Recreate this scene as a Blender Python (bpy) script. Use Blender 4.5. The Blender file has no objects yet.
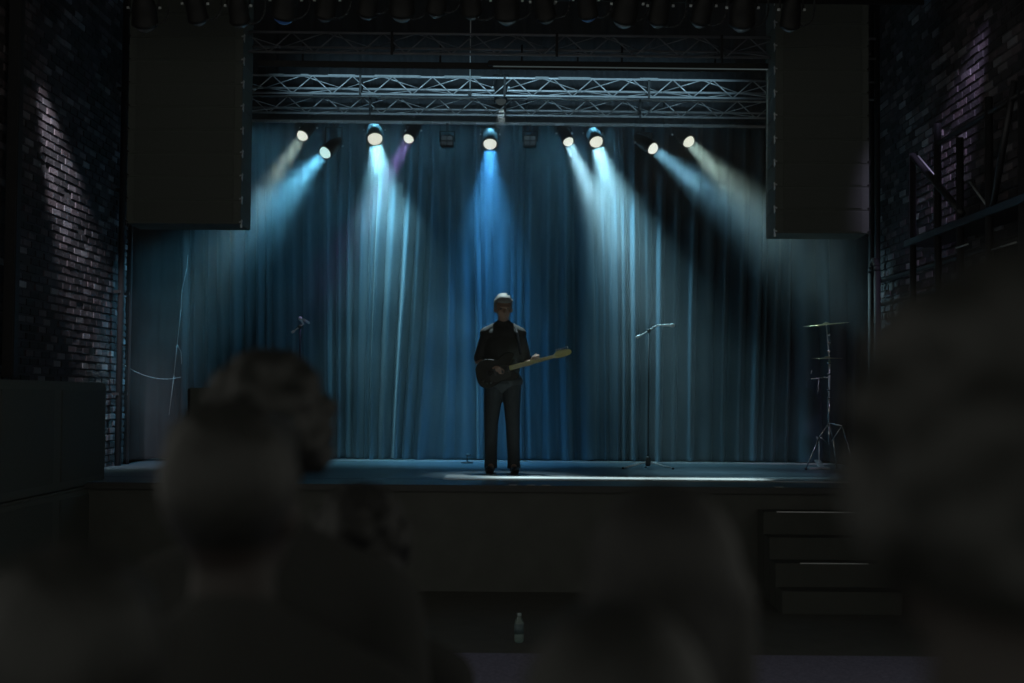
import bpy, bmesh, math, random
from mathutils import Vector, Matrix, Euler

random.seed(7)
D = bpy.data
SC = bpy.context.scene
COL = SC.collection
PI = math.pi

# ------------------------------------------------------------------ camera, world, exposure
F_PX = 1422.0
CAM_Z = 1.70
cam_d = D.cameras.new('camera')
cam = D.objects.new('camera', cam_d)
COL.objects.link(cam)
cam_d.sensor_width = 36.0
cam_d.lens = 36.0 * F_PX / 1024.0
PITCH = math.atan2(397 - 341.5, F_PX)
ROLL = math.radians(-0.45)
CAM_M = (Matrix.Translation((0, 0, CAM_Z)) @ Matrix.Rotation(PI / 2 + PITCH, 4, 'X') @ Matrix.Rotation(-ROLL, 4, 'Z'))
cam.matrix_world = CAM_M
cam_d.clip_start = 0.05
cam_d.clip_end = 100
cam_d.dof.use_dof = True
cam_d.dof.focus_distance = 14.8
cam_d.dof.aperture_fstop = 2.2
SC.camera = cam

world = D.worlds.new('world')
SC.world = world
world.use_nodes = True
bg = world.node_tree.nodes['Background']
bg.inputs['Color'].default_value = (1.0, 1.0, 0.90, 1)
bg.inputs['Strength'].default_value = 0.21

SC.view_settings.view_transform = 'Standard'
SC.view_settings.look = 'None'
SC.view_settings.exposure = 0.0
SC.view_settings.gamma = 1.0
SC.view_settings.use_curve_mapping = False
SC.cycles.use_denoising = True
SC.cycles.max_bounces = 5
SC.cycles.diffuse_bounces = 2
SC.cycles.volume_bounces = 0
SC.cycles.transparent_max_bounces = 8
SC.cycles.sample_clamp_indirect = 2.0


def P(px, py, depth):
    """point of the place seen at a photo position, at a distance straight ahead"""
    d = CAM_M.to_3x3() @ Vector(((px - 512) / F_PX, -(py - 341.5) / F_PX, -1))
    return Vector((0, 0, CAM_Z)) + d * (depth / d.y)


# ------------------------------------------------------------------ main dimensions (metres)
STAGE_Z = 0.93
STAGE_Y0, STAGE_Y1 = 12.45, 18.2
WALL_L, WALL_R = -4.3, 3.92
CURT_Y = 17.25


# ------------------------------------------------------------------ materials
def mat(name, col, rough=0.6, metal=0.0, var=0.12, scale=12.0, bump=0.0, bscale=60.0, spec=0.5, sheen=0.0,
        stretch=None, trans=0.0):
    m = D.materials.new(name)
    m.use_nodes = True
    nt = m.node_tree
    b = nt.nodes['Principled BSDF']
    b.inputs['Roughness'].default_value = rough
    b.inputs['Metallic'].default_value = metal
    b.inputs['Specular IOR Level'].default_value = spec
    if sheen:
        b.inputs['Sheen Weight'].default_value = sheen
        b.inputs['Sheen Roughness'].default_value = 0.35
    if trans:
        b.inputs['Transmission Weight'].default_value = trans
    tc = nt.nodes.new('ShaderNodeTexCoord')
    mp = nt.nodes.new('ShaderNodeMapping')
    nt.links.new(tc.outputs['Object'], mp.inputs['Vector'])
    if stretch:
        mp.inputs['Scale'].default_value = stretch
    nz = nt.nodes.new('ShaderNodeTexNoise')
    nz.inputs['Scale'].default_value = scale
    nz.inputs['Detail'].default_value = 5
    nt.links.new(mp.outputs['Vector'], nz.inputs['Vector'])
    mx = nt.nodes.new('ShaderNodeMix')
    mx.data_type = 'RGBA'
    mx.inputs['A'].default_value = (*[max(0, c * (1 - var)) for c in col], 1)
    mx.inputs['B'].default_value = (*[min(1, c * (1 + var)) for c in col], 1)
    nt.links.new(nz.outputs['Fac'], mx.inputs['Factor'])
    nt.links.new(mx.outputs['Result'], b.inputs['Base Color'])
    if bump:
        n2 = nt.nodes.new('ShaderNodeTexNoise')
        n2.inputs['Scale'].default_value = bscale
        n2.inputs['Detail'].default_value = 4
        nt.links.new(mp.outputs['Vector'], n2.inputs['Vector'])
        bp = nt.nodes.new('ShaderNodeBump')
        bp.inputs['Strength'].default_value = bump
        bp.inputs['Distance'].default_value = 0.01
        nt.links.new(n2.outputs['Fac'], bp.inputs['Height'])
        nt.links.new(bp.outputs['Normal'], b.inputs['Normal'])
    return m


def emis(name, col, strength):
    m = D.materials.new(name)
    m.use_nodes = True
    nt = m.node_tree
    nt.nodes.remove(nt.nodes['Principled BSDF'])
    e = nt.nodes.new('ShaderNodeEmission')
    e.inputs['Color'].default_value = (*col, 1)
    e.inputs['Strength'].default_value = strength
    nt.links.new(e.outputs[0], nt.nodes['Material Output'].inputs['Surface'])
    return m


M = {}
M['curtain'] = mat('curtain_velvet', (0.050, 0.105, 0.145), 0.7, var=0.2, scale=5, bump=0.15, bscale=140, sheen=0.1, stretch=(1, 1, .12))
M['black_drape'] = mat('black_drape', (0.02, 0.022, 0.026), 0.9, var=0.2, scale=8, bump=0.2, bscale=120)
M['border_black'] = mat('border_black', (0.06, 0.064, 0.07), 0.95, var=0.2, scale=8)
M['stage_paint'] = mat('stage_black_paint', (0.11, 0.115, 0.105), 0.8, var=0.25, scale=4)
M['step_paint'] = mat('step_black_paint', (0.08, 0.085, 0.077), 0.9, var=0.2, scale=4)
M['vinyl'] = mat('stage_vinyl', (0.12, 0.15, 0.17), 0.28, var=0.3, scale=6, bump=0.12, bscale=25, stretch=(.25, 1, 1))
M['trim_painted_gloss'] = mat('stage_trim_painted_gloss', (0.75, 0.79, 0.79), 0.22, var=0.3, scale=5, bump=0.1, bscale=20, stretch=(.3, 1, 1))  # pale colour paints the floor's gloss band; also the curtain foot strip
M['hall_floor'] = mat('hall_floor_black', (0.12, 0.12, 0.105), 0.9, var=0.2, scale=5)
M['carpet'] = mat('speckled_carpet', (0.26, 0.25, 0.36), 0.95, var=0.75, scale=55, bump=0.5, bscale=90)
M['ceiling'] = mat('ceiling_black', (0.10, 0.10, 0.10), 0.9, var=0.1, scale=3)
M['plaster'] = mat('dark_plaster', (0.12, 0.118, 0.11), 0.9, var=0.2, scale=3)
M['mortar'] = mat('mortar', (0.06, 0.055, 0.058), 0.95, var=0.3, scale=20, bump=0.4)
M['truss'] = mat('aluminium_truss', (0.62, 0.64, 0.65), 0.4, metal=0.35, var=0.15, scale=10)
M['truss_dim'] = mat('shaded_truss', (0.26, 0.26, 0.28), 0.45, metal=0.3, var=0.3, scale=6)  # darker copy of the truss metal, painting it weakly lit
M['pale_metal'] = mat('pale_metal', (0.85, 0.88, 0.88), 0.35, metal=0.15, var=0.1)
M['black_metal'] = mat('black_metal', (0.02, 0.02, 0.02), 0.6, metal=0.0, var=0.15)
M['black_plastic'] = mat('black_plastic', (0.065, 0.067, 0.064), 0.55, var=0.1)
M['cabinet_black'] = mat('textured_black_cabinet', (0.12, 0.135, 0.12), 0.8, var=0.12, scale=30, bump=0.2)
M['grille'] = mat('speaker_grille', (0.10, 0.112, 0.10), 0.8, metal=0.0, var=0.15, scale=160, bump=0.2, bscale=200)
M['steel'] = mat('steel', (0.72, 0.74, 0.74), 0.35, metal=0.5, var=0.1)
M['chrome'] = mat('chrome', (0.8, 0.82, 0.82), 0.18, metal=1.0, var=0.05)
M['brass'] = mat('cymbal_bronze', (0.65, 0.55, 0.32), 0.3, metal=0.9, var=0.15, scale=30)
M['pipe'] = mat('dark_painted_pipe', (0.03, 0.03, 0.033), 0.7, metal=0.0, var=0.2)
M['scaffold'] = mat('dark_scaffold_steel', (0.045, 0.045, 0.05), 0.4, metal=0.3, var=0.3)
M['cable'] = mat('pale_cable', (0.35, 0.36, 0.36), 0.6, var=0.1)
M['black_cable'] = mat('black_cable', (0.05, 0.05, 0.05), 0.35, var=0.1)
M['tape'] = mat('white_tape', (0.75, 0.75, 0.72), 0.6, var=0.1)
M['strap_white'] = mat('pale_webbing', (0.35, 0.37, 0.37), 0.6, var=0.3, scale=30)
M['lens_off'] = mat('dull_lens_glass', (0.22, 0.24, 0.25), 0.25, var=0.5, scale=40, spec=0.8)
M['gel_blue'] = mat('blue_gel', (0.12, 0.3, 0.75), 0.3, var=0.1)
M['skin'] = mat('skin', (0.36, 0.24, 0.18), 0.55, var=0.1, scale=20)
M['skin_aud'] = mat('skin_silhouette', (0.035, 0.029, 0.026), 0.6, var=0.1, scale=20)  # skin darkened to paint the audience as unlit silhouettes
M['hair_grey'] = mat('greying_hair', (0.22, 0.215, 0.20), 0.6, var=0.35, scale=60, bump=0.5, bscale=90, stretch=(1, 1, .4))
M['hair_dark'] = mat('dark_hair', (0.021, 0.022, 0.020), 0.5, var=0.4, scale=60, bump=0.5, bscale=90, stretch=(1, 1, .3))
M['hair_brown'] = mat('brown_hair', (0.022, 0.022, 0.021), 0.6, var=0.4, scale=60, bump=0.5, bscale=90, stretch=(1, 1, .3))
M['shirt'] = mat('dark_shirt', (0.06, 0.065, 0.065), 0.85, var=0.15, bump=0.3, bscale=14)
M['shirt_aud'] = mat('dark_clothes', (0.028, 0.029, 0.027), 0.9, var=0.15, bump=0.3, bscale=14)
M['trousers'] = mat('dark_denim', (0.045, 0.05, 0.052), 0.85, var=0.2, bump=0.3, bscale=18)
M['shoe'] = mat('black_leather', (0.04, 0.04, 0.04), 0.4, var=0.1)
M['guitar_body'] = mat('guitar_lacquer', (0.022, 0.024, 0.02), 0.4, var=0.2, scale=6, spec=0.3)
M['maple'] = mat('maple_neck', (0.42, 0.40, 0.15), 0.4, var=0.15, scale=20, stretch=(.2, 1, 1))
M['pickguard'] = mat('pickguard', (0.03, 0.032, 0.028), 0.5, var=0.1)
M['eye'] = mat('eye', (.16, .14, .12), .3, var=.2)
M['bottle'] = mat('bottle_plastic', (0.55, 0.75, 0.72), 0.12, var=0.05, trans=0.75)
M['bottle_label'] = mat('bottle_label', (0.12, 0.18, 0.2), 0.5, var=0.2)
M['cap'] = mat('bottle_cap', (0.4, 0.5, 0.52), 0.4, var=0.1)


def brick_mat():
    m = D.materials.new('old_brick')
    m.use_nodes = True
    nt = m.node_tree
    b = nt.nodes['Principled BSDF']
    b.inputs['Roughness'].default_value = 0.85
    at = nt.nodes.new('ShaderNodeAttribute')
    at.attribute_name = 'brick'
    rp = nt.nodes.new('ShaderNodeValToRGB')
    e = rp.color_ramp.elements
    e[0].position = 0; e[0].color = (0.045, 0.042, 0.046, 1)
    e[1].position = 1; e[1].color = (0.42, 0.40, 0.42, 1)
    for p, c in ((.35, (.10, .085, .095, 1)), (.6, (.20, .15, .16, 1)), (.85, (.27, .25, .27, 1))):
        x = e.new(p); x.color = c
    nt.links.new(at.outputs['Fac'], rp.inputs['Fac'])
    tc = nt.nodes.new('ShaderNodeTexCoord')
    nz = nt.nodes.new('ShaderNodeTexNoise')
    nz.inputs['Scale'].default_value = 1.6
    nz.inputs['Detail'].default_value = 6
    nt.links.new(tc.outputs['Object'], nz.inputs['Vector'])
    r2 = nt.nodes.new('ShaderNodeValToRGB')
    r2.color_ramp.elements[0].position = .35; r2.color_ramp.elements[0].color = (.35, .35, .35, 1)
    r2.color_ramp.elements[1].position = .65
    nt.links.new(nz.outputs['Fac'], r2.inputs['Fac'])
    mx = nt.nodes.new('ShaderNodeMix'); mx.data_type = 'RGBA'; mx.blend_type = 'MULTIPLY'
    mx.inputs['Factor'].default_value = 1
    nt.links.new(rp.outputs['Color'], mx.inputs['A'])
    nt.links.new(r2.outputs['Color'], mx.inputs['B'])
    nt.links.new(mx.outputs['Result'], b.inputs['Base Color'])
    n3 = nt.nodes.new('ShaderNodeTexNoise')
    n3.inputs['Scale'].default_value = 45
    nt.links.new(tc.outputs['Object'], n3.inputs['Vector'])
    bp = nt.nodes.new('ShaderNodeBump')
    bp.inputs['Strength'].default_value = 0.6
    bp.inputs['Distance'].default_value = 0.01
    nt.links.new(n3.outputs['Fac'], bp.inputs['Height'])
    nt.links.new(bp.outputs['Normal'], b.inputs['Normal'])
    return m


M['brick'] = brick_mat()


# ------------------------------------------------------------------ mesh helpers
class MB:
    def __init__(s):
        s.v = []; s.f = []; s.attr = None

    def add(s, vs, fs, m=None):
        o = len(s.v)
        for v in vs:
            v = Vector(v)
            s.v.append(tuple(m @ v if m else v))
        s.f += [tuple(i + o for i in f) for f in fs]
        return s

    def box(s, c, size, rot=None, bev=0.0, m=None):
        x, y, z = [d / 2 for d in size]
        R = rot if rot else Matrix.Identity(3)
        c = Vector(c)
        if bev <= 0:
            vs = [(sx * x, sy * y, sz * z) for sx in (-1, 1) for sy in (-1, 1) for sz in (-1, 1)]
            fs = [(0, 1, 3, 2), (4, 6, 7, 5), (0, 4, 5, 1), (2, 3, 7, 6), (0, 2, 6, 4), (1, 5, 7, 3)]
        else:
            bm = bmesh.new()
            bmesh.ops.create_cube(bm, size=1)
            for v in bm.verts:
                v.co = Vector((v.co.x * 2 * x, v.co.y * 2 * y, v.co.z * 2 * z))
            bmesh.ops.bevel(bm, geom=list(bm.edges), offset=bev, segments=2, affect='EDGES')
            bm.verts.index_update()
            vs = [tuple(v.co) for v in bm.verts]
            fs = [tuple(v.index for v in f.verts) for f in bm.faces]
            bm.free()
        s.add([tuple(R @ Vector(v) + c) for v in vs], fs, m)
        return s

    def cone(s, a, b, r0, r1=None, n=10, m=None, caps=True):
        a = Vector(a); b = Vector(b)
        r1 = r0 if r1 is None else r1
        d = (b - a)
        if d.length < 1e-7:
            return s
        d.normalize()
        u = d.orthogonal().normalized(); w = d.cross(u)
        vs = []
        for p, r in ((a, r0), (b, r1)):
            for k in range(n):
                t = 2 * PI * k / n
                vs.append(tuple(p + u * r * math.cos(t) + w * r * math.sin(t)))
        fs = [(k, (k + 1) % n, n + (k + 1) % n, n + k) for k in range(n)]
        if caps:
            fs += [tuple(range(n - 1, -1, -1)), tuple(range(n, 2 * n))]
        return s.add(vs, fs, m)

    def tube(s, pts, r, n=8, m=None):
        for a, b in zip(pts[:-1], pts[1:]):
            s.cone(a, b, r, r, n, m)
        return s

    def ell(s, c, r, nu=16, nv=10, rot=None, m=None):
        c = Vector(c)
        R = rot if rot else Matrix.Identity(3)
        vs = [tuple(R @ Vector((0, 0, r[2])) + c)]
        for j in range(1, nv):
            ph = PI * j / nv
            for i in range(nu):
                th = 2 * PI * i / nu
                vs.append(tuple(R @ Vector((r[0] * math.sin(ph) * math.cos(th), r[1] * math.sin(ph) * math.sin(th), r[2] * math.cos(ph))) + c))
        vs.append(tuple(R @ Vector((0, 0, -r[2])) + c))
        fs = [(0, 1 + i, 1 + (i + 1) % nu) for i in range(nu)]
        for j in range(nv - 2):
            for i in range(nu):
                a = 1 + j * nu + i; b = 1 + j * nu + (i + 1) % nu
                fs.append((a, a + nu, b + nu, b))
        L = len(vs) - 1; o = 1 + (nv - 2) * nu
        fs += [(L, o + (i + 1) % nu, o + i) for i in range(nu)]
        return s.add(vs, fs, m)

    def cap(s, a, b, r0, r1, n=14):
        """tapered capsule, closed"""
        a = Vector(a); b = Vector(b)
        s.ell(a, (r0, r0, r0), n, 8); s.ell(b, (r1, r1, r1), n, 8)
        s.cone(a, b, r0, r1, n)
        return s

    def lathe(s, prof, n=20, m=None):
        vs = []
        for r, z in prof:
            for k in range(n):
                t = 2 * PI * k / n
                vs.append((r * math.cos(t), r * math.sin(t), z))
        fs = []
        for j in range(len(prof) - 1):
            for k in range(n):
                fs.append((j * n + k, j * n + (k + 1) % n, (j + 1) * n + (k + 1) % n, (j + 1) * n + k))
        if prof[0][0] > 1e-6: fs.append(tuple(range(n - 1, -1, -1)))
        if prof[-1][0] > 1e-6: fs.append(tuple((len(prof) - 1) * n + k for k in range(n)))
        return s.add(vs, fs, m)

    def prism(s, outline, t, m=None):
        """outline in x,z ; thickness along y"""
        n = len(outline)
        vs = [(x, -t / 2, z) for x, z in outline] + [(x, t / 2, z) for x, z in outline]
        fs = [tuple(range(n)), tuple(range(2 * n - 1, n - 1, -1))]
        fs += [(i, i + n, (i + 1) % n + n, (i + 1) % n) for i in range(n)]
        return s.add(vs, fs, m)

    def mesh(s, name, material, smooth=False):
        me = D.meshes.new(name)
        me.from_pydata(s.v, [], s.f)
        me.materials.append(material)
        me.update()
        bm = bmesh.new(); bm.from_mesh(me)
        bmesh.ops.recalc_face_normals(bm, faces=list(bm.faces))
        bm.to_mesh(me); bm.free()
        if smooth:
            for p in me.polygons:
                p.use_smooth = True
        return me

    def build(s, name, material, parent=None, smooth=False):
        me = s.mesh(name, material, smooth)
        o = D.objects.new(name, me)
        COL.objects.link(o)
        if parent:
            o.parent = parent
        return o


def tag(o, label=None, cat=None, group=None, kind=None):
    if label: o['label'] = label
    if cat: o['category'] = cat
    if group: o['group'] = group
    if kind: o['kind'] = kind
    return o


def thing(name, label, cat, loc=(0, 0, 0), rot=(0, 0, 0), group=None):
    o = D.objects.new(name, None)
    COL.objects.link(o)
    o.location = loc
    o.rotation_euler = rot
    o.empty_display_size = 0.1
    return tag(o, label, cat, group)


def struct(name, mb, m, smooth=False):
    o = mb.build(name, m, None, smooth)
    o['kind'] = 'structure'
    return o


def bev(o, w=0.004, seg=2):
    md = o.modifiers.new('b', 'BEVEL')
    md.width = w; md.segments = seg; md.limit_method = 'ANGLE'
    return o


def blend(mb, voxel, smooth=3):
    """fuse overlapping closed shapes of a builder into one continuous surface"""
    me = D.meshes.new('tmp'); me.from_pydata(mb.v, [], mb.f); me.update()
    bm = bmesh.new(); bm.from_mesh(me); bmesh.ops.recalc_face_normals(bm, faces=list(bm.faces)); bm.to_mesh(me); bm.free()
    o = D.objects.new('tmp', me); COL.objects.link(o)
    r = o.modifiers.new('r', 'REMESH'); r.mode = 'VOXEL'; r.voxel_size = voxel; r.use_smooth_shade = True
    if smooth:
        sm = o.modifiers.new('s', 'SMOOTH'); sm.factor = 0.5; sm.iterations = smooth
    dg = bpy.context.evaluated_depsgraph_get()
    out = D.meshes.new_from_object(o.evaluated_get(dg))
    D.objects.remove(o); D.meshes.remove(me)
    for p in out.polygons: p.use_smooth = True
    return out


def fused(name, mb, material, voxel, parent=None, smooth=3):
    me = blend(mb, voxel, smooth)
    me.name = name
    me.materials.clear(); me.materials.append(material)
    o = D.objects.new(name, me); COL.objects.link(o)
    if parent: o.parent = parent
    return o


# ------------------------------------------------------------------ the setting
struct('floor', MB().box((0, 8.5, -0.1), (14, 20, 0.2)), M['hall_floor'])
struct('ceiling', MB().box((0, 8.25, 6.95), (14, 20.5, 0.3)), M['ceiling'])
struct('wall_back', MB().box((0, 18.6, 3.4), (14, 0.3, 6.8)), M['plaster'])

cp = MB().box((0.0, 5.0, 0.006), (8.2, 8.9, 0.012))
struct('floor_carpet', cp, M['carpet'])


def brick_wall(name, x, inward, y0, y1, z0, z1, seed, thick=0.35):
    """masonry wall whose inner face stands at x; bricks stand proud by slightly different amounts"""
    rnd = random.Random(seed)
    mb = MB()
    cx = x - inward * thick / 2 - inward * 0.02
    mb.box((cx, (y0 + y1) / 2, (z0 + z1) / 2), (thick, y1 - y0, z1 - z0))
    nwall = len(mb.f)
    vals = [0.0] * nwall
    bh, bl, j = 0.075, 0.225, 0.012
    row = 0; z = z0
    while z + bh < z1:
        y = y0 - (bl / 2 if row % 2 else 0)
        while y < y1 - 0.02:
            a = max(y, y0); b = min(y + bl - j, y1)
            if b - a > 0.03:
                pr = 0.008 + rnd.random() ** 2 * 0.007
                if rnd.random() < 0.04: pr = -0.004
                t = rnd.random()
                zz = z + rnd.uniform(-.003, .003)
                tilt = rnd.uniform(-.002, .002)
                X0 = x - inward * 0.03; X1 = x - inward * 0.018 + inward * pr
                q = 0.006
                vs = [(X0, a, zz), (X0, b, zz), (X0, b, zz + bh - j), (X0, a, zz + bh - j),
                      (X1 + tilt, a + q, zz + q), (X1 - tilt, b - q, zz + q), (X1 - tilt * .5, b - q, zz + bh - j - q), (X1 + tilt * .5, a + q, zz + bh - j - q)]
                mb.add(vs, [(4, 5, 6, 7), (0, 1, 5, 4), (1, 2, 6, 5), (2, 3, 7, 6), (3, 0, 4, 7)])
                vals += [t * t * 0.9 + (0.25 if rnd.random() < .12 else 0) + 0.02] * 5
            y += bl
        z += bh; row += 1
    me = D.meshes.new(name); me.from_pydata(mb.v, [], mb.f)
    me.materials.append(M['brick']); me.materials.append(M['mortar'])
    bm = bmesh.new(); bm.from_mesh(me); bmesh.ops.recalc_face_normals(bm, faces=list(bm.faces)); bm.to_mesh(me); bm.free()
    at = me.attributes.new('brick', 'FLOAT', 'FACE')
    at.data.foreach_set('value', vals)
    for i in range(nwall): me.polygons[i].material_index = 1
    o = D.objects.new(name, me); COL.objects.link(o)
    o['kind'] = 'structure'
    return o


brick_wall('wall_left', WALL_L, 1, 10.0, 15.85, 0, 6.8, 3)
brick_wall('wall_right', WALL_R, -1, 9.0, 15.4, 0, 6.8, 5)
# wing walls of the stage beyond the brick, painted black
struct('wall_wing_left', MB().box((-5.6, 17.0, 3.4), (0.2, 3.4, 6.8)), M['plaster'])
struct('wall_wing_right', MB().box((5.4, 17.0, 3.4), (0.2, 3.4, 6.8)), M['plaster'])

# stage: black front, dark floor
stage = MB()
stage.box((-0.17, (STAGE_Y0 + STAGE_Y1) / 2 + .02, (STAGE_Z - .05) / 2), (8.2, STAGE_Y1 - STAGE_Y0 - .04, STAGE_Z - .05))
struct('stage_platform', stage, M['stage_paint'])
deck = MB()
yb = [STAGE_Y0, 13.2, 14.05, 15.5, 18.2]
deck.box((-0.17, (12.45 + 13.28) / 2, STAGE_Z - .026), (8.2, 0.83, 0.05))
o = bev(deck.build('stage_apron', M['vinyl']), .006); o['kind'] = 'structure'
o = bev(MB().box((-0.17, 15.74, STAGE_Z - .025), (8.2, 4.9, 0.05)).build('stage_floor', M['vinyl']), .006); o['kind'] = 'structure'
# pale run painting the floor's gloss along the downstage edge, and the pale strip at the foot of the curtain
o = MB().box((1.62, 13.62, STAGE_Z + .002), (4.5, 0.72, 0.006)).build('stage_trim_gloss', M['trim_painted_gloss']); o['kind'] = 'structure'
o = MB().box((-0.17, 16.93, STAGE_Z + .006), (8.2, 0.08, 0.014)).build('stage_trim_gloss', M['trim_painted_gloss']); o['kind'] = 'structure'
o = MB().box((-0.17, 12.46, STAGE_Z - .03), (8.2, 0.03, 0.055)).build('stage_trim_gloss', M['black_plastic']); o['kind'] = 'structure'

# pipes on the left wall corner
for (x, y, r) in ((-4.22, 15.3, .035), (-4.21, 15.62, .022)):
    t = thing('wall_conduit', None, 'conduit', (x, y, 0))
    t['label'] = ('thick dark conduit running up the left brick wall' if r > .03 else 'thin dark conduit nearest the left brick corner')
    MB().cone((0, 0, 0), (0, 0, 6.78), r, r, 12).build('pipe', M['pipe'], t, True)
    for k in range(6):
        MB().box((-.03, 0, .6 + k * 1.1), (.07, .11, .03)).build('bracket', M['pipe'], t)
t = thing('wall_pilaster', 'dark vertical steel channel on the left brick wall beside the big black speaker box', 'channel', (-4.22, 11.95, 0))
MB().box((0, 0, 4.3), (.10, .12, 4.94), bev=.01).build('channel', M['pipe'], t)


# ------------------------------------------------------------------ curtains
def curtain(name, x0, x1, y, z0, z1, material, seed, wmin, wmax, amp, label, cat='curtain', rows=26, lean=0.02, step=.01):
    rnd = random.Random(seed)
    folds = []
    x = x0 - .3
    while x < x1 + .3:
        w = rnd.uniform(wmin, wmax)
        folds.append((x, w, amp * rnd.uniform(.4, 1.25), rnd.choice((.6, .9, 1.5, 2.4, 4.0)), rnd.uniform(-.45, .45)))
        x += w
    n = int((x1 - x0) / step) + 1
    vs = []; fs = []
    ph = [rnd.uniform(0, 6) for _ in range(6)]
    for j in range(rows + 1):
        t = j / rows                       # 0 at the hem
        z = z0 + (z1 - z0) * t
        k = 0
        for i in range(n):
            X = x0 + (x1 - x0) * i / (n - 1)
            sh = lean * (1 - t) * (math.sin(X * 1.7 + ph[0]) * 4 + math.sin(X * 4.1 + ph[1]) * 2) + lean * .5 * math.sin(t * 5 + X * 3 + ph[2])
            U = X + sh
            while k < len(folds) - 1 and U >= folds[k][0] + folds[k][1]: k += 1
            while k > 0 and U < folds[k][0]: k -= 1
            fx, fw, fa, fp, sk = folds[k]
            s_ = min(1, max(0, (U - fx) / fw))
            s_ = s_ + sk * s_ * (1 - s_)
            prof = math.sin(PI * s_) ** fp
            a = fa * (0.55 + 0.45 * (1 - t))
            Y = y - a * prof + .03 * math.sin(U * 2.3 + ph[3]) + .012 * math.sin(U * 31 + t * 4 + ph[4])
            vs.append((X, Y, z + .01 * math.sin(U * 9) * (1 - t)))
    for j in range(rows):
        for i in range(n - 1):
            a = j * n + i
            fs.append((a, a + 1, a + n + 1, a + n))
    o = MB().add(vs, fs).build(name, material, None, True)
    sd = o.modifiers.new('s', 'SOLIDIFY'); sd.thickness = .006; sd.use_rim = False
    tag(o, label, cat)
    return o


cur = curtain('stage_curtain', -5.3, 5.1, CURT_Y, STAGE_Z + .02, 6.5, M['curtain'], 21, .065, .24, .25,
              'tall blue-lit pleated curtain hanging across the back of the stage', lean=.034, rows=40, step=.008)
curtain('leg_curtain', -5.45, -3.77, 16.55, STAGE_Z + .02, 6.5, M['black_drape'], 5, .12, .22, .1,
        'narrow dark masking drape between the left brick wall and the blue-lit curtain', lean=.012)
curtain('leg_curtain', 3.75, 5.2, 16.75, STAGE_Z + .02, 6.5, M['black_drape'], 6, .12, .22, .1,
        'narrow dark masking drape behind the cymbal stand beside the right brick wall', lean=.012)
curtain('border_curtain', -5.2, 5.0, 17.0, 5.02, 6.5, M['border_black'], 8, .14, .2, .05,  # hem lowered to keep the added strip's light off the curtain top
        'short black valance hanging above and behind the lighting trusses', lean=.002, rows=6)


# ------------------------------------------------------------------ trusses
def bar(mb, a, b, r, n=8):
    mb.cone(a, b, r, r, n)


def box_truss(label, y, z, x0, x1, h=.19, dy=0.19, pitch=.43, slope=0.0, yaw=0.0, straps=(), m=None):
    m = m or M['truss']
    L = x1 - x0
    t = thing('lighting_truss', label, 'truss', ((x0 + x1) / 2, y, z), (0, slope, yaw))
    tri = ((-dy / 2, 0), (-dy / 2, -h), (dy / 2, -h / 2))       # three tubes, flat side to the hall
    for (yy, zz) in tri:
        MB().cone((-L / 2, yy, zz), (L / 2, yy, zz), .0125, .0125, 10).build('chord', m, t, True)
    mb = MB(); x = -L / 2
    while x + pitch < L / 2:
        bar(mb, (x, -dy / 2, -h), (x + pitch / 2, -dy / 2, 0), .0065, 6)
        bar(mb, (x + pitch / 2, -dy / 2, 0), (x + pitch, -dy / 2, -h), .0065, 6)
        x += pitch
    mb.build('bracing', m, t, True)
    for zz in (0, -h):
        mb = MB(); x = -L / 2 + .1
        while x + pitch < L / 2:
            bar(mb, (x, -dy / 2, zz), (x + pitch, dy / 2, -h / 2), .005, 6)
            bar(mb, (x + pitch, dy / 2, -h / 2), (x + pitch * 2, -dy / 2, zz), .005, 6)
            x += pitch * 2
        mb.build('bracing', m, t, True)
    x = -L / 2 + .9
    while x < L / 2 - .2:      # end plates where the sections bolt together
        mb = MB()
        n_ = len(tri)
        vs_p = [(x + e, yy * 1.15, (zz + h / 2) * 1.18 - h / 2) for e in (-.012, .012) for (yy, zz) in tri]
        mb.add(vs_p, [(0, 1, 2), (5, 4, 3), (0, 3, 4, 1), (1, 4, 5, 2), (2, 5, 3, 0)])
        mb.build('end_plate', M['black_metal'], t)
        x += 1.55
    for (sx, sl) in straps:
        mb = MB()
        mb.box((sx, -dy / 2 - .002, .004), (sl, .04, .022), bev=.004)
        mb.build('strap', M['strap_white'], t)
    return t


A = P(250, 76, 15.2); B = P(766, 85, 15.35)
sl = -math.atan2(B.z - A.z, B.x - A.x)
box_truss('aluminium box truss in front, second of the trusses above the row of glowing lamps', 15.25, (A.z + B.z) / 2, -4.1, 4.0, slope=sl,
          straps=((-2.5, .16), (-2.2, .09), (-1.8, .3), (-1.2, .5), (-.5, .4), (.35, .15), (.7, .35), (1.5, .2)))
A = P(250, 97, 16.25); B = P(766, 105, 16.4)
box_truss('aluminium box truss that carries the row of glowing lamps', 16.3, (A.z + B.z) / 2, -4.1, 4.0, slope=sl,
          straps=((-2.4, .3), (-1.6, .25), (-.2, .35), (.4, .4), (1.1, .5)))
A = P(250, 33, 13.3); B = P(700, 41, 13.4)
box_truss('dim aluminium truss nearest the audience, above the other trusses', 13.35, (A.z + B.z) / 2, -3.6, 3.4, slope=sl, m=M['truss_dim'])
truss_z = {}


def truss_bottom(x, base_px_y, depth):
    return P(512 + x / depth * F_PX, base_px_y, depth).z


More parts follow.
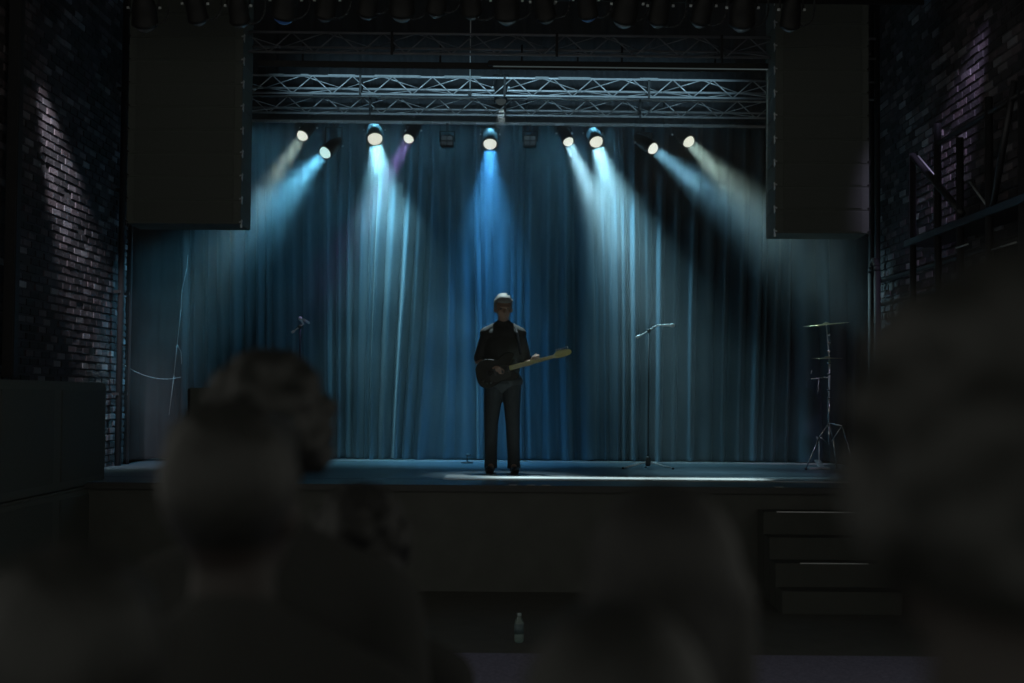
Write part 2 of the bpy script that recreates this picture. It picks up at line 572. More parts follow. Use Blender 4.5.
# lamp bar slung under the second truss
A = P(250, 119.5, 16.45); B = P(766, 128, 16.45)
t = thing('lamp_bar', 'thin pipe slung under the truss just above the lamps, with pale cable ties', 'pipe', (0, 16.45, (A.z + B.z) / 2), (0, sl, 0))
MB().cone((-4.0, 0, 0), (3.9, 0, 0), .02, .02, 10).build('pipe', M['truss'], t, True)
for (x, w) in ((-2.8, .28), (-2.35, .45), (-1.95, .15), (-1.15, .35), (-.6, .3), (-.15, .15), (.28, .42), (.75, .3), (1.25, .4), (1.95, .35), (2.45, .4)):
    MB().box((x * .98, -.004, -.002), (w, .046, .03), bev=.004).build('sleeve', M['strap_white'], t)
for x in (-3.4, -1.6, .15, 1.75, 3.4):
    MB().cone((x, 0, 0), (x, -.03, .32), .012, .012, 8).build('hanger', M['black_metal'], t, True)


# ------------------------------------------------------------------ stage lights
def fixture(label, pos, direction, r=.085, lens_mat=None, top=.33, name='stage_light', cat='stage light', group=None, length=.3):
    """par can: housing along its beam direction, yoke and clamp above. pos is the lens centre."""
    pos = Vector(pos); d = Vector(direction).normalized()
    t = thing(name, label, cat, pos, group=group)
    q = d.to_track_quat('Z', 'Y').to_matrix().to_4x4()     # local +Z = beam
    h = MB()
    h.lathe([(.0, -length), (r * .55, -length), (r * .8, -length * .85), (r * 1.12, -length * .5), (r * 1.14, -.015), (r * 1.2, -.01), (r * 1.2, .018), (r * 1.03, .018), (r * 1.0, -.012), (0, -.014)], 24, q)
    h.build('housing', M['black_metal'], t, True)
    ln = MB()
    ln.lathe([(r * .98, -.008), (r * .95, r * .3), (r * .8, r * .58), (r * .5, r * .82), (0.0005, r * .95)], 24, q)
    ln.build('lens', lens_mat or M['lens_off'], t, True)
    mid = q @ Vector((0, 0, -length * .5))
    yk = MB()
    side = Vector((1, 0, 0))
    w = r * 1.3
    topc = mid + Vector((0, 0, top * .55))
    yk.tube([mid - side * w, topc - side * w, topc + side * w, mid + side * w], .009, 8)
    yk.build('yoke', M['black_metal'], t, True)
    cl = MB()
    cl.cone(topc, topc + Vector((0, 0, .07)), .012, .012, 8)
    cl.box(topc + Vector((0, 0, .09)), (.05, .06, .06), bev=.008)
    cl.build('clamp', M['black_metal'], t)
    for sd in (-1, 1):
        MB().cone(mid + side * w * sd, mid + side * (w + .022) * sd, .013, .011, 10).build('knob', M['pale_metal'], t, True)  # pale knobs added to stand for small glints in the rig
    return t, q


def spot(parent, d, energy, col, half_deg, blend_=.5, size=.06, off=.07, disc=0):
    if disc:
        ld = D.lights.new('lamp', 'AREA')
        ld.shape = 'DISK'; ld.size = disc * 2
        ld.spread = math.radians(half_deg * 2)
    else:
        ld = D.lights.new('lamp', 'SPOT')
        ld.spot_size = math.radians(half_deg * 2); ld.spot_blend = blend_
        ld.shadow_soft_size = size
    ld.energy = energy; ld.color = col
    lo = D.objects.new('lamp', ld); COL.objects.link(lo)
    lo.parent = parent
    d = Vector(d).normalized()
    lo.location = d * off
    lo.rotation_euler = d.to_track_quat('-Z', 'Y').to_euler()
    return lo


AREA_W = 0.026
WHITE = (0.95, 1.0, 0.92); CY = (0.30, 0.75, 1.0)
LZ = {}
# (px, py, lean right per unit down, toward camera per unit down, radius, lens colour, lens strength, beam colour, watts, half angle, label)
lights = [
    (303, 135, -.50, .50, .068, (.88, .95, .84), 1.1, (.65, .85, .75), 50, 9, 'small white stage lamp at the far left end of the row, weak greyish beam'),
    (326, 152, -.85, .22, .074, (.62, .98, .95), 1.15, (.16, .62, .95), 330, 17, 'lit stage lamp with a blue halo aimed left, second in the row, hanging lowest'),
    (375, 138, .14, -.0, .088, (.95, 1., .86), 1.25, (.30, .76, .98), 760, 21, 'large white stage lamp with bright pale beam, left of the purple one'),
    (409, 138, -.42, .6, .062, (.86, .94, .82), 1.1, (.50, .32, 1.0), 30, 8, 'small round white stage lamp throwing a short purple beam'),
    (490, 143, .0, .05, .080, (.90, .98, .88), 1.2, (.07, .42, .95), 520, 18, 'large lit stage lamp with deep blue beam straight above the guitarist'),
    (568, 141, .40, .44, .062, (.88, .95, .84), 1.1, (.40, .78, .95), 250, 11, 'small round white stage lamp just left of the brightest right-hand beam'),
    (596, 141, .30, -.0, .08, (.95, 1, .86), 1.2, (.36, .79, .98), 560, 19, 'large white stage lamp whose pale beam fans down right of the guitarist'),
    (652, 148, 1.1, .6, .07, (.88, .95, .84), 1.1, (.25, .62, .85), 140, 12, 'tilted oval stage lamp with blue beam aimed right, second from the right end'),
    (688, 141, .75, .65, .072, (.90, .95, .80), 1.1, (.55, .80, .72), 95, 12, 'tilted oval stage lamp with greenish-white beam at the right end of the row'),
]
for i, (px, py, lx, ty, r, lc, ls, bc, w, ha, lab) in enumerate(lights):
    p = P(px, py, 16.86 if ty < 0.06 else 16.45)
    d = Vector((lx, -ty, -1)).normalized()
    fd = Vector((lx, -max(ty, .75 + .4 * abs(lx)), -1)).normalized()
    barz = P(250, 119.5, 16.45).z + (p.x + 3.0) * (P(766, 128, 16.45).z - P(250, 119.5, 16.45).z) / 5.97
    t, q = fixture(lab, p, fd, r, emis('lens_glow_%d' % i, lc, ls), top=max(.12, (barz - .06 - p.z + fd.z * .15) / .55), group='lit lamps in a row under the truss')
    tc_ = (q @ Vector((0, 0, -.15))) + Vector((0, 0, max(.12, (barz - .06 - p.z + fd.z * .15) / .55) * .55 + .09))
    MB().cone(tc_, (tc_.x, 16.45 - p.y, barz - p.z), .013, .013, 8).build('hanger', M['black_metal'], t, True)
    spot(t, d, w * AREA_W, bc, ha * 1.3, disc=r * .95, off=r + .015)

# unlit fixtures between them
for px, py, lab in ((447, 141, 'unlit square floodlight between the purple lamp and the blue centre lamp'),
                    (530, 141, 'unlit square floodlight right of the blue centre lamp'),
                    (775, 144, 'unlit floodlight at the right end of the lamp bar beyond the last glowing lamp')):
    p = P(px, py, 16.4)
    t = thing('floodlight', lab, 'floodlight', p, group='unlit floodlights on the lamp bar')
    MB().box((0, .05, 0), (.15, .12, .14), bev=.01).build('housing', M['black_metal'], t)
    f = MB()
    for k in range(2):
        for j in range(2):
            f.box((-.034 + .068 * k, -.014, -.03 + .06 * j), (.055, .01, .045), bev=.003)
    f.build('lens', M['lens_off'], t)
    MB().tube([(-.085, .05, 0), (-.085, .05, .12), (.085, .05, .12), (.085, .05, 0)], .008).build('yoke', M['black_metal'], t, True)
    MB().box((0, .05, .165), (.03, .05, .10), bev=.004).build('clamp', M['black_metal'], t)

# upper rig lamps (unlit cans pointing at the stage), hung close to the audience
rig_y = 12.05
rz = P(512, -8, rig_y).z
t = thing('lighting_truss', 'dark pipe truss at the very top of the picture holding the unlit cans', 'truss', (0, rig_y, rz + .05), (0, sl, 0))
MB().cone((-3.5, 0, .1), (3.5, 0, .1), .024, .024, 10).build('chord', M['black_metal'], t, True)
MB().cone((-3.5, 0, -.1), (3.5, 0, -.1), .024, .024, 10).build('chord', M['black_metal'], t, True)
mb = MB()
x = -3.5
while x < 3.3:
    bar(mb, (x, 0, -.1), (x + .2, 0, .1), .01, 6); bar(mb, (x + .2, 0, .1), (x + .4, 0, -.1), .01, 6); x += .4
mb.build('bracing', M['black_metal'], t, True)
rig_px = [(145, 22), (198, 18), (240, 20), (284, 14), (325, 14), (367, 12), (402, 12), (436, 10), (472, 12), (507, 15), (546, 16), (588, 14), (624, 18), (658, 20), (700, 20), (742, 22), (790, 24)]
places = ['far left end', 'left end beside the hanging speakers', 'left, third can in', 'left of the blue glint', 'right of the blue glint', 'above the first big white lamp',
          'above the purple lamp', 'left of the hanging rod', 'touching the hanging rod', 'above the blue centre lamp', 'above the unlit right floodlight', 'with the blue gel',
          'above the right white lamp', 'above the tilted blue lamp', 'above the last glowing lamp', 'near the right hanging speakers', 'right end']
for i, (px, py) in enumerate(rig_px):
    p = P(px, py, rig_y)
    d = Vector((random.uniform(-.3, .3), .8, -1))
    t, q = fixture('unlit black stage can on the top truss, ' + places[i], p, d, .075 + .02 * (i % 3 == 0),
                   M['gel_blue'] if i in (3, 11) else M['lens_off'], top=.3, group='unlit cans along the top truss', length=.26)
    c = MB()
    rr = random.uniform(.10, .15)
    pts = []
    for k in range(11):
        a = PI + PI * k / 10
        pts.append(Vector((.1 + rr * math.cos(a), -.03, .10 + rr * 1.2 * math.sin(a))))
    c.tube([Vector((.1 - rr, -.03, .3))] + pts + [Vector((.1 + rr, -.03, .3))], .008, 6)
    c.build('cable', M['black_cable'], t, True)
    if i % 2 == 0:
        bd = MB()
        bd.box((.06, -.05, .10), (.05, .02, .03), bev=.004)
        bd.build('tag_plate', M['strap_white'], t)

# hanging rod and clip lamps
a = P(470, -20, 13.3); b = P(470, 96, 15.15)
t = thing('drop_rod', 'thin steel rod hanging down to the front truss above the guitarist', 'rod', (b.x, 15.12, b.z))
MB().cone((0, 0, 0), (0, 0, 6.75 - b.z), .006, .006, 8).build('rod', M['steel'], t, True)
MB().box((0, 0, .02), (.04, .04, .05), bev=.008).build('hook', M['black_metal'], t)


# ------------------------------------------------------------------ hanging line arrays
def line_array(label, x_edge, side, depth, px_bottom, width, n=11, ch=.215):
    zb = P(512 + x_edge / depth * F_PX, px_bottom, depth).z
    cx = x_edge + side * width / 2
    t = thing('line_array', label, 'hanging speaker', (cx, depth, zb))
    y = 0.0
    for k in range(n):
        z0 = k * ch
        if z0 + zb > 6.2: break
        mb = MB()
        mb.box((0, .25, z0 + ch / 2), (width, .5, ch - .002), bev=.004)
        c = mb.build('cabinet', M['cabinet_black'], t)
        g = MB().box((0, -.004, z0 + ch / 2), (width - .14, .012, ch - .03), bev=.003)
        g.build('grille', M['grille'], c)
        for s in (-1, 1):
            rg = MB()
            rg.box((s * (width / 2 - .004), .05, z0 + .01), (.016, .03, .075), bev=.003)
            rg.cone((s * (width / 2 - .012), -.006, z0 + .015), (s * (width / 2 + .012), .02, z0 + .03), .007, .007, 8)
            rg.cone((s * (width / 2 + .004), 0, z0 - .02), (s * (width / 2 + .01), .0, z0 + .04), .005, .005, 6)
            rg.build('rigging_pin', M['steel'] if s == -side else M['black_metal'], c)
    top = z0
    MB().box((0, .25, top + .03), (width * .9, .6, .05)).build('flying_frame', M['black_metal'], t)
    for s in (-1, 1):
        MB().cone((s * .3, .25, top + .05), (s * .3, .25, 6.79 - zb), .008, .008, 8).build('chain', M['steel'], t)
    return t


line_array('tall black hanging speaker stack on the left, in front of the trusses', -2.5, -1, 13.0, 224, 1.05)
line_array('tall black hanging speaker stack on the right, with pale rigging pins on its edge', 2.41, 1, 13.0, 233, .86)

# ------------------------------------------------------------------ ground speakers and cases
t = thing('subwoofer_stack', 'big black speaker box standing against the left brick wall, out of focus', 'speaker', (-3.98, 11.6, 0))
MB().box((0, 0, .45), (.56, 2.8, .88), bev=.02).build('cabinet', M['cabinet_black'], t)
MB().box((0, 0, 1.35), (.56, 2.8, .9), bev=.02).build('cabinet', M['cabinet_black'], t)
for z in (.45, 1.35):
    for y in (-.7, .7):
        MB().box((.285, y, z), (.012, 1.2, .76), bev=.004).build('grille', M['grille'], t)

c0 = P(216, 388, 14.3)
cz = c0.z - STAGE_Z
t = thing('road_case', 'black flight case standing on the left of the stage behind the audience heads', 'case', (c0.x + .02, 14.4, STAGE_Z))
MB().box((0, 0, cz / 2 + .04), (.52, .5, cz - .08), bev=.006).build('body', M['cabinet_black'], t)
for sx in (-1, 1):
    for sy in (-1, 1):
        MB().box((sx * .255, sy * .245, cz / 2 + .04), (.025, .025, cz - .1), bev=.004).build('edge_strip', M['black_metal'], t)
        MB().ell((sx * .2, sy * .2, .04), (.03, .03, .04)).build('caster', M['black_plastic'], t, True)
MB().box((0, -.262, cz * .6), (.14, .02, .08), bev=.006).build('handle', M['black_metal'], t)


# ------------------------------------------------------------------ microphone stands
def mic_stand(label, base, boom_a, boom_b, mic_b, leg_len=.24, legs=(0, 120, 240), rot0=200):
    """base on the stage floor; boom from a (rear end) to b (clip), microphone b -> mic_b (world points)"""
    base = Vector(base)
    t = thing('microphone_stand', label, 'microphone stand', base)
    L = lambda v: Vector(v) - base
    hub = Vector((0, 0, .085))
    for a in legs:
        an = math.radians(a + rot0)
        e = Vector((math.cos(an) * leg_len, math.sin(an) * leg_len, .012))
        lg = MB().cone(hub, e, .009, .008, 8).build('leg', M['pale_metal'], t, True)
        MB().ell(e, (.015, .015, .012), 8, 6).build('rubber_foot', M['black_plastic'], lg, True)
    MB().lathe([(.012, -.05), (.028, -.04), (.03, .03), (.016, .06)], 12, Matrix.Translation(hub)).build('hub', M['black_plastic'], t, True)
    A, B, C_ = L(boom_a), L(boom_b), L(mic_b)
    # where the boom crosses the pole
    k = (0 - A.x) / (B.x - A.x)
    J = A.lerp(B, min(.8, max(.2, k)))
    MB().cone(hub, (J.x, J.y, J.z), .009, .007, 10).build('pole', M['black_metal'], t, True)
    MB().ell(J, (.022, .022, .022), 10, 8).build('clutch', M['black_plastic'], t, True)
    MB().cone(A, B, .0075, .0075, 8).build('boom', M['pale_metal'], t, True)
    MB().cone(A, A.lerp(B, .18), .016, .014, 10).build('counterweight', M['pale_metal'], t, True)
    mt = thing('microphone', None, 'microphone', Vector(mic_b))
    d = (Vector(boom_b) - Vector(mic_b))
    d.normalize()
    q = d.to_track_quat('Z', 'Y').to_matrix().to_4x4()
    ln = (Vector(boom_b) - Vector(mic_b)).length
    MB().lathe([(.013, .04), (.014, .06), (.010, ln * .9), (.009, ln)], 14, q).build('handle', M['pale_metal'], mt, True)
    MB().lathe([(.001, -.01), (.016, -.006), (.022, .012), (.022, .028), (.015, .045), (.001, .046)], 14, q).build('head', M['pale_metal'], mt, True)
    return t, mt


b_ = P(648, 468, 15.4); b_.z = STAGE_Z
t, mt = mic_stand('black boom microphone stand on a folded tripod, right of the guitarist', b_, P(636, 338, 15.4), P(658, 325, 15.35), P(674, 325.5, 15.3), leg_len=.27, legs=(0, 182, 91), rot0=-1)
mt['label'] = 'pale microphone on the boom stand right of the guitarist'
b_ = P(299, 468, 15.4); b_.z = STAGE_Z
t, mt = mic_stand('black boom microphone stand left of the guitarist above the audience heads', b_, P(292, 332.5, 15.4), P(303.5, 324, 15.3), P(300, 318, 15.1), leg_len=.25, rot0=-90)
# this microphone points back toward the audience
mt['label'] = 'short microphone on the left boom stand, above the audience heads'
MB().cone(P(303.5, 319.5, 15.2) - mt.location, P(309, 323, 15.3) - mt.location, .014, .014, 10).build('clip', M['steel'], mt, True)


# ------------------------------------------------------------------ cymbal stand
def cymbal(mb_name, c, r, tilt, parent):
    mb = MB()
    R = Euler(tilt).to_matrix().to_4x4()
    q = Matrix.Translation(c) @ R
    mb.lathe([(.001, .018), (.02, .017), (.032, .009), (.04, .004), (r * .6, 0), (r, -.004), (r, -.0055), (r * .6, -.0018), (.036, .002), (.001, .015)], 40, q)
    return mb.build(mb_name, M['brass'], parent, True)


b_ = P(829, 466, 15.6); b_.z = STAGE_Z
SCL = 15.6 / F_PX
t = thing('cymbal_stand', 'chromed drum stand with two cymbals at the right of the stage', 'cymbal stand', b_)
def q_(px, py, dy=0):
    v = P(px, py, 15.6) - b_
    return Vector((v.x, dy, v.z))
hub = q_(829, 423); low = q_(829.5, 444)
MB().tube([low, hub, q_(829, 398)], .014, 12).build('base_tube', M['chrome'], t, True)
MB().tube([q_(829, 398), q_(829.5, 360)], .011, 12).build('upper_tube', M['steel'], t, True)
MB().tube([q_(829.5, 360), q_(826, 322)], .007, 10).build('rod', M['steel'], t, True)
for (kx, ky, dyy) in ((804, 460, -.1), (850, 438, -.25), (842, 463, .25)):
    mid = q_((829 + kx) / 2 + (2 if kx < 829 else 0), (423 + ky) / 2 - 5, dyy * .5)
    e = q_(kx, ky, dyy); e.z = max(.015, min(e.z, .015))
    lg = MB().tube([hub, mid, e], .009, 8).build('leg', M['chrome'], t, True)
    MB().cone(low, mid, .006, .006, 8).build('strut', M['chrome'], lg, True)
    MB().ell(e, (.018, .018, .014), 8, 6).build('rubber_foot', M['black_plastic'], lg, True)
cymbal('cymbal', q_(826, 324), .25, (math.radians(3), math.radians(-6), 0), t)
cymbal('cymbal', q_(827, 358), .165, (math.radians(2), math.radians(-1), 0), t)
for py in (335, 343, 351, 363, 374, 390, 398):
    mb = MB().lathe([(.001, -.014), (.017, -.012), (.018, .012), (.001, .014)], 12, Matrix.Translation(q_(829, py)))
    mb.cone(q_(829, py), q_(827.2, py, -.03), .006, .006, 8)
    mb.build('wing_nut', M['chrome'], t, True)
arm = MB().tube([q_(829, 377), q_(810, 379, -.05)], .008, 8).build('clamp_arm', M['chrome'], t, True)
MB().tube([q_(818, 378, -.04), q_(817, 392, -.05)], .005, 8).build('drop_hook', M['steel'], arm, True)
MB().tube([q_(810, 374, -.05), q_(811, 370, -.05)], .005, 8).build('tip', M['steel'], arm, True)
b2 = P(818, 463, 15.9); b2.z = STAGE_Z
t = thing('drum_pedal', 'low metal drum pedal on the floor beneath the cymbal stand', 'pedal', (b2.x, 15.75, STAGE_Z))
MB().tube([(-.02, 0, .01), (-.02, 0, .3), (-.05, 0, .36)], .007, 8).build('post', M['steel'], t, True)
MB().box((-.02, 0, .012), (.22, .12, .02), bev=.004).build('base_plate', M['steel'], t)
MB().box((-.02, -.01, .06), (.07, .24, .012), Euler((.3, 0, 0)).to_matrix(), bev=.003).build('footboard', M['steel'], t)
b2 = P(842, 461, 15.9)
t = thing('pedal_box', 'small pale foot pedal lying on the stage at its right edge', 'pedal', (b2.x, 15.2, STAGE_Z))
MB().box((0, 0, .022), (.18, .12, .035), bev=.006).build('body', M['strap_white'], t)
MB().cone((.04, 0, .035), (.04, 0, .06), .012, .012, 10).build('knob', M['chrome'], t, True)
MB().tube([(.0, .03, .04), (.02, .04, .09), (.05, .02, .10)], .005, 8).build('cable', M['cable'], t, True)
b2 = P(467.5, 460, 16.6)
t = thing('floor_microphone', 'tiny low microphone stand at the curtain foot left of the guitarist', 'microphone stand', (b2.x, 16.5, STAGE_Z))
MB().lathe([(.07, 0), (.07, .012), (.01, .02), (.001, .02)], 20).build('base', M['black_metal'], t, True)
MB().cone((0, 0, .02), (.0, -.01, .085), .008, .008, 8).build('post', M['black_metal'], t, True)
MB().ell((.015, -.02, .095), (.03, .018, .016), 10, 8).build('head', M['black_metal'], t, True)

# tape marks on the lip
for px, py, nm in ((513, 484.3, 'leftmost of the three, below the guitarist'), (531, 484.3, 'middle of the three'), (546, 484.3, 'rightmost of the three'),
                   (779, 487, 'farther right, below the curtain fold')):
    p = P(px, py, 12.5)
    o = MB().box((0, 0, 0), (.075, .06, .004)).build('tape_mark', M['tape'])
    o.location = (p.x, 12.49, STAGE_Z + .002)
    tag(o, 'short white tape mark on the front stage edge, ' + nm, 'tape mark', 'white tape marks on the stage edge')

# ------------------------------------------------------------------ stage steps on the right
sx = P(818, 507, 12.2).x
t = thing('stage_steps', 'black wooden steps up to the right end of the stage', 'steps', (sx, 12.43, 0))
for k, hgt in enumerate((.74, .55, .37, .18)):
    c = MB().box((0, -.14 - .28 * k, hgt / 2), (.95, .28, hgt), bev=.006).build('tread', M['step_paint'], t)
    if k in (0, 2):
        MB().box((0, -.276 - .28 * k, hgt + .001), (.72 if k == 0 else .55, .012, .008)).build('nosing', M['steel'], c)

# ------------------------------------------------------------------ water bottle in the pit
bp_ = P(519, 640, 9.95)
t = thing('water_bottle', 'clear plastic water bottle standing alone on the dark hall floor', 'bottle', (bp_.x, 9.95, 0.0))
MB().lathe([(.001, .002), (.028, .0), (.033, .006), (.033, .05), (.031, .055), (.033, .06), (.033, .13), (.030, .145), (.014, .175), (.013, .185)], 24).build('body', M['bottle'], t, True)
MB().lathe([(.0338, .062), (.0338, .125)], 24).build('label', M['bottle_label'], t, True)
MB().lathe([(.015, .182), (.0155, .184), (.0155, .198), (.014, .20), (.001, .20)], 20).build('cap', M['cap'], t, True)

# ------------------------------------------------------------------ right-hand steel gallery
X = 3.6
t = thing('steel_gallery', 'dark steel scaffold gallery with diagonal brace beside the right brick wall', 'scaffold', (X, 11.5, 0))
def g(y, z, dx=0): return Vector((dx, y - 11.5, z))
for y, top in ((12.75, 3.92), (12.0, 4.05), (11.4, 3.82), (10.7, 4.0), (10.0, 4.0)):
    MB().cone(g(y, 0), g(y, top), .03, .03, 12).build('post', M['scaffold'], t, True)
MB().cone(g(12.75, 3.9), g(11.35, 3.2), .03, .03, 10).build('diagonal_brace', M['scaffold'], t, True)
MB().cone(g(12.75, 3.9, .05), g(12.2, 3.62, .05), .008, .008, 8).build('diagonal_brace', M['steel'], t, True)
MB().cone(g(10.15, 4.0), g(10.65, 3.1), .025, .025, 10).build('diagonal_brace', M['scaffold'], t, True)
MB().box(g(11.3, 3.12, .12), (.32, 3.2, .06), bev=.006).build('deck', M['scaffold'], t)
MB().cone(g(12.0, 3.88), g(9.9, 3.88), .02, .02, 10).build('top_rail', M['scaffold'], t, True)
for z in (2.92, 2.68):
    MB().cone(g(15.0, z, .2), g(10.2, z, .2), .022, .022, 10).build('wall_rail', M['scaffold'], t, True)
MB().cone(g(11.15, 3.42), g(10.72, 3.16), .009, .009, 8).build('stay_rod', M['steel'], t, True)
for (ya, yb_, z) in ((11.35, 11.05, 2.92), (10.5, 10.0, 2.82)):
    MB().cone(g(ya, z, -.05), g(yb_, z, -.05), .007, .007, 8).build('stay_rod', M['steel'], t, True)
p = P(876, 262, 14.8)
t = thing('vent_pipe', 'bent dark pipe hooking over beside the right brick corner', 'pipe', (3.75, 14.7, 0))
pts = [Vector((0, .12, STAGE_Z)), Vector((0, .12, 3.02))] + [Vector((0, .12 * math.cos(a), 3.02 + .12 * math.sin(a))) for a in [PI * k / 8 for k in range(1, 9)]] + [Vector((0, -.12, STAGE_Z))]
MB().tube(pts, .035, 12).build('pipe', M['pipe'], t, True)
for y in (15.0, 15.25):
    t = thing('wall_conduit', 'dark conduit up the right brick wall, ' + ('nearer the corner' if y > 15.1 else 'next to the bent pipe'), 'conduit', (3.86, y, 0))
    MB().cone((0, 0, STAGE_Z), (0, 0, 6.78), .03, .03, 12).build('pipe', M['pipe'], t, True)

# ------------------------------------------------------------------ hanging cables on the left
def cable(label, pts, r, m, name='hanging_cable'):
    o = MB().tube(pts, r, 6).build(name, m, None, True)
    return tag(o, label, 'cable')

def sag(a, b, s, n=14):
    return [a.lerp(b, k / n) - Vector((0, 0, s * 4 * (k / n) * (1 - k / n))) for k in range(n + 1)]

cable('pale cable sagging from the left brick corner to the dark drape', sag(P(119, 361, 15.7), P(181, 377, 16.2), .09), .0035, M['cable'])
cable('long thin rope hanging down in front of the left dark drape',
      [P(188, 255, 16.15), P(187, 268, 16.15), P(182, 290, 16.15), P(181, 310, 16.15), P(177, 345, 16.15), P(174, 375, 16.15), P(169, 415, 16.15)], .0035, M['cable'])
cable('short curled end of rope hanging beside the long thin rope', [P(177, 344, 16.1), P(181, 352, 16.1), P(181.5, 364, 16.1)], .003, M['cable'])


# ------------------------------------------------------------------ people
def mirror(v): return Vector((-v[0], v[1], v[2]))


def figure(root_name, label, loc, rotz, H, arms, legs, look=0.0, nod=0.0, hair='short', hair_mat='hair_dark', voxel=.008, tops='shirt', bulk=1.0, hands=None, cat='person', lean=0.0):
    """a standing figure H metres tall that faces local -Y. arms/legs: joints in fractions of H (x right of picture)."""
    S = H / 1.80
    V = lambda x, y, z: Vector((x, y, z)) * S
    b = MB()
    # torso
    pel = V(0, .0, .97); waist = V(0, .0, 1.10); chest = V(0, .0, 1.30); upper = V(0, .01, 1.42)
    def torso(mb, e):
        mb.ell(V(0, .005, .94), ((.165 * bulk + e) * S, (.115 * bulk + e) * S, (.13 + e) * S), 20, 14)
        mb.ell(V(0, .0, 1.08), ((.150 * bulk + e) * S, (.108 * bulk + e) * S, (.17 + e) * S), 20, 14)
        mb.ell(V(0, .0, 1.26), ((.172 * bulk + e) * S, (.118 * bulk + e) * S, (.18 + e) * S), 20, 14)
        mb.ell(V(0, .012, 1.39), ((.165 * bulk + e) * S, (.098 * bulk + e) * S, (.10 + e) * S), 20, 14)
        for s in (-1, 1):
            mb.cap(V(s * .045, .015, 1.49), V(s * .160 * bulk, .01, 1.415), (.042 + e) * S, (.052 + e) * S)
    torso(b, 0)
    b.cap(V(0, .02, 1.44), V(0, -.0, 1.60), .062 * S, .055 * S)
    # head
    hb = MB()
    hb.ell(V(0, .012, 0), (.077 * S, .095 * S, .098 * S), 24, 18)           # cranium
    hb.ell(V(0, -.030, -.045), (.060 * S, .066 * S, .078 * S), 20, 14)      # face
    hb.ell(V(0, -.058, -.098), (.032 * S, .030 * S, .024 * S), 14, 10)      # chin
    hb.ell(V(0, -.070, .012), (.050 * S, .026 * S, .014 * S), 14, 10)       # brow
    hb.cap(V(0, -.088, -.008), V(0, -.107, -.042), .008 * S, .0135 * S, 10)   # nose
    hb.ell(V(0, -.089, -.070), (.024 * S, .012 * S, .007 * S), 12, 8)       # lips
    hb.ell(V(0, -.087, -.080), (.020 * S, .012 * S, .007 * S), 12, 8)
    for s in (-1, 1):
        hb.ell(V(s * .030, -.074, -.006), (.013 * S, .013 * S, .011 * S), 10, 8)    # eyeball bulge
        hb.ell(V(s * .040, -.060, -.040), (.022 * S, .022 * S, .020 * S), 10, 8)    # cheek
        hb.ell(V(s * .080, .010, -.020), (.010 * S, .020 * S, .032 * S), 12, 8, Euler((0, 0, s * .35)).to_matrix())   # ear
    HM = Matrix.Translation(V(0, -.012, 1.682)) @ Matrix.Rotation(look, 4, 'Z') @ Matrix.Rotation(nod, 4, 'X') @ Matrix.Scale(1.08 if tops == 'shirt' else 1.0, 4)
    b.add(hb.v, hb.f, HM)
    # arms
    J = {}
    for side, A in arms.items():
        sh, el, wr = [V(*p) for p in A[:3]]
        J[side] = (sh, el, wr)
        b.cap(sh, el, .050 * S * bulk, .038 * S)
        b.cap(el, wr, .039 * S, .026 * S)
        hd = A[3] if len(A) > 3 else None
        if hd:
            palm_end = V(*hd['palm']); fdirs = hd['fingers']; th = hd['thumb']
            b.cap(wr, wr.lerp(palm_end, .6), .024 * S, .026 * S, 10)
            ax = Vector(hd['across']).normalized()
            for k in range(4):
                o = ax * (.030 - .020 * k) * S
                b.cap(wr.lerp(palm_end, .2) + o * .6, palm_end + o, .013 * S, .0115 * S, 10)
                p = palm_end + o
                ln = (.040, .045, .042, .033)[k]
                for j, fd in enumerate(fdirs):
                    e = p + Vector(fd).normalized() * ln * (1, .65, .5)[j] * S
                    b.cap(p, e, (.0100 - .0010 * j) * S, (.0092 - .0010 * j) * S, 8)
                    p = e
            p = wr.lerp(palm_end, .25) + ax * .026 * S
            for j, fd in enumerate(th):
                e = p + Vector(fd).normalized() * (.042, .032)[j] * S
                b.cap(p, e, .012 * S, .010 * S, 8); p = e
    # legs
    for side, A in legs.items():
        hp, kn, an = [V(*p) for p in A[:3]]
        J[side] = (hp, kn, an)
        b.cap(hp, kn, .083 * S * bulk, .055 * S)
        b.cap(kn, kn.lerp(an, .3), .052 * S, .055 * S)
        b.cap(kn.lerp(an, .3), an, .055 * S, .036 * S)
        b.cap(an, an + V(0, -.10, -.045), .035 * S, .028 * S)
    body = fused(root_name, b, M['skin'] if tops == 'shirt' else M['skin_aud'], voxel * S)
    body.location = loc; body.rotation_euler = (lean, 0, rotz)
    tag(body, label, cat)
    # clothes
    sh_ = MB()
    torso(sh_, .016)
    for side in arms:
        s0, e0, w0 = J[side]
        if tops == 'shirt':
            sh_.cap(s0, s0.lerp(e0, .85), .062 * S * bulk, .062 * S)
        else:
            sh_.cap(s0, e0, .070 * S * bulk, .056 * S); sh_.cap(e0, e0.lerp(w0, .93), .056 * S, .042 * S)
    sh_.cap(V(0, .015, 1.46), V(0, .012, 1.525), .080 * S, .066 * S)
    sh_.ell(V(0, .0, .93), ((.195 * bulk) * S, .14 * bulk * S, .10 * S), 20, 10)
    fused('shirt' if tops == 'shirt' else 'jacket', sh_, M['shirt'] if tops == 'shirt' else M['shirt_aud'], voxel * S * 1.2, body)
    tr = MB()
    tr.ell(V(0, .005, .93), ((.168 * bulk + .016) * S, (.118 * bulk + .014) * S, .12 * S), 20, 12)
    for side in legs:
        h0, k0, a0 = J[side]
        tr.cap(h0, k0, .100 * S * bulk, .072 * S); tr.cap(k0, a0.lerp(k0, .08), .073 * S, .062 * S)
        tr.cone(a0.lerp(k0, .15), a0 + V(0, 0, -.045), .064 * S, .068 * S, 16)
    fused('trousers', tr, M['trousers'], voxel * S * 1.2, body)
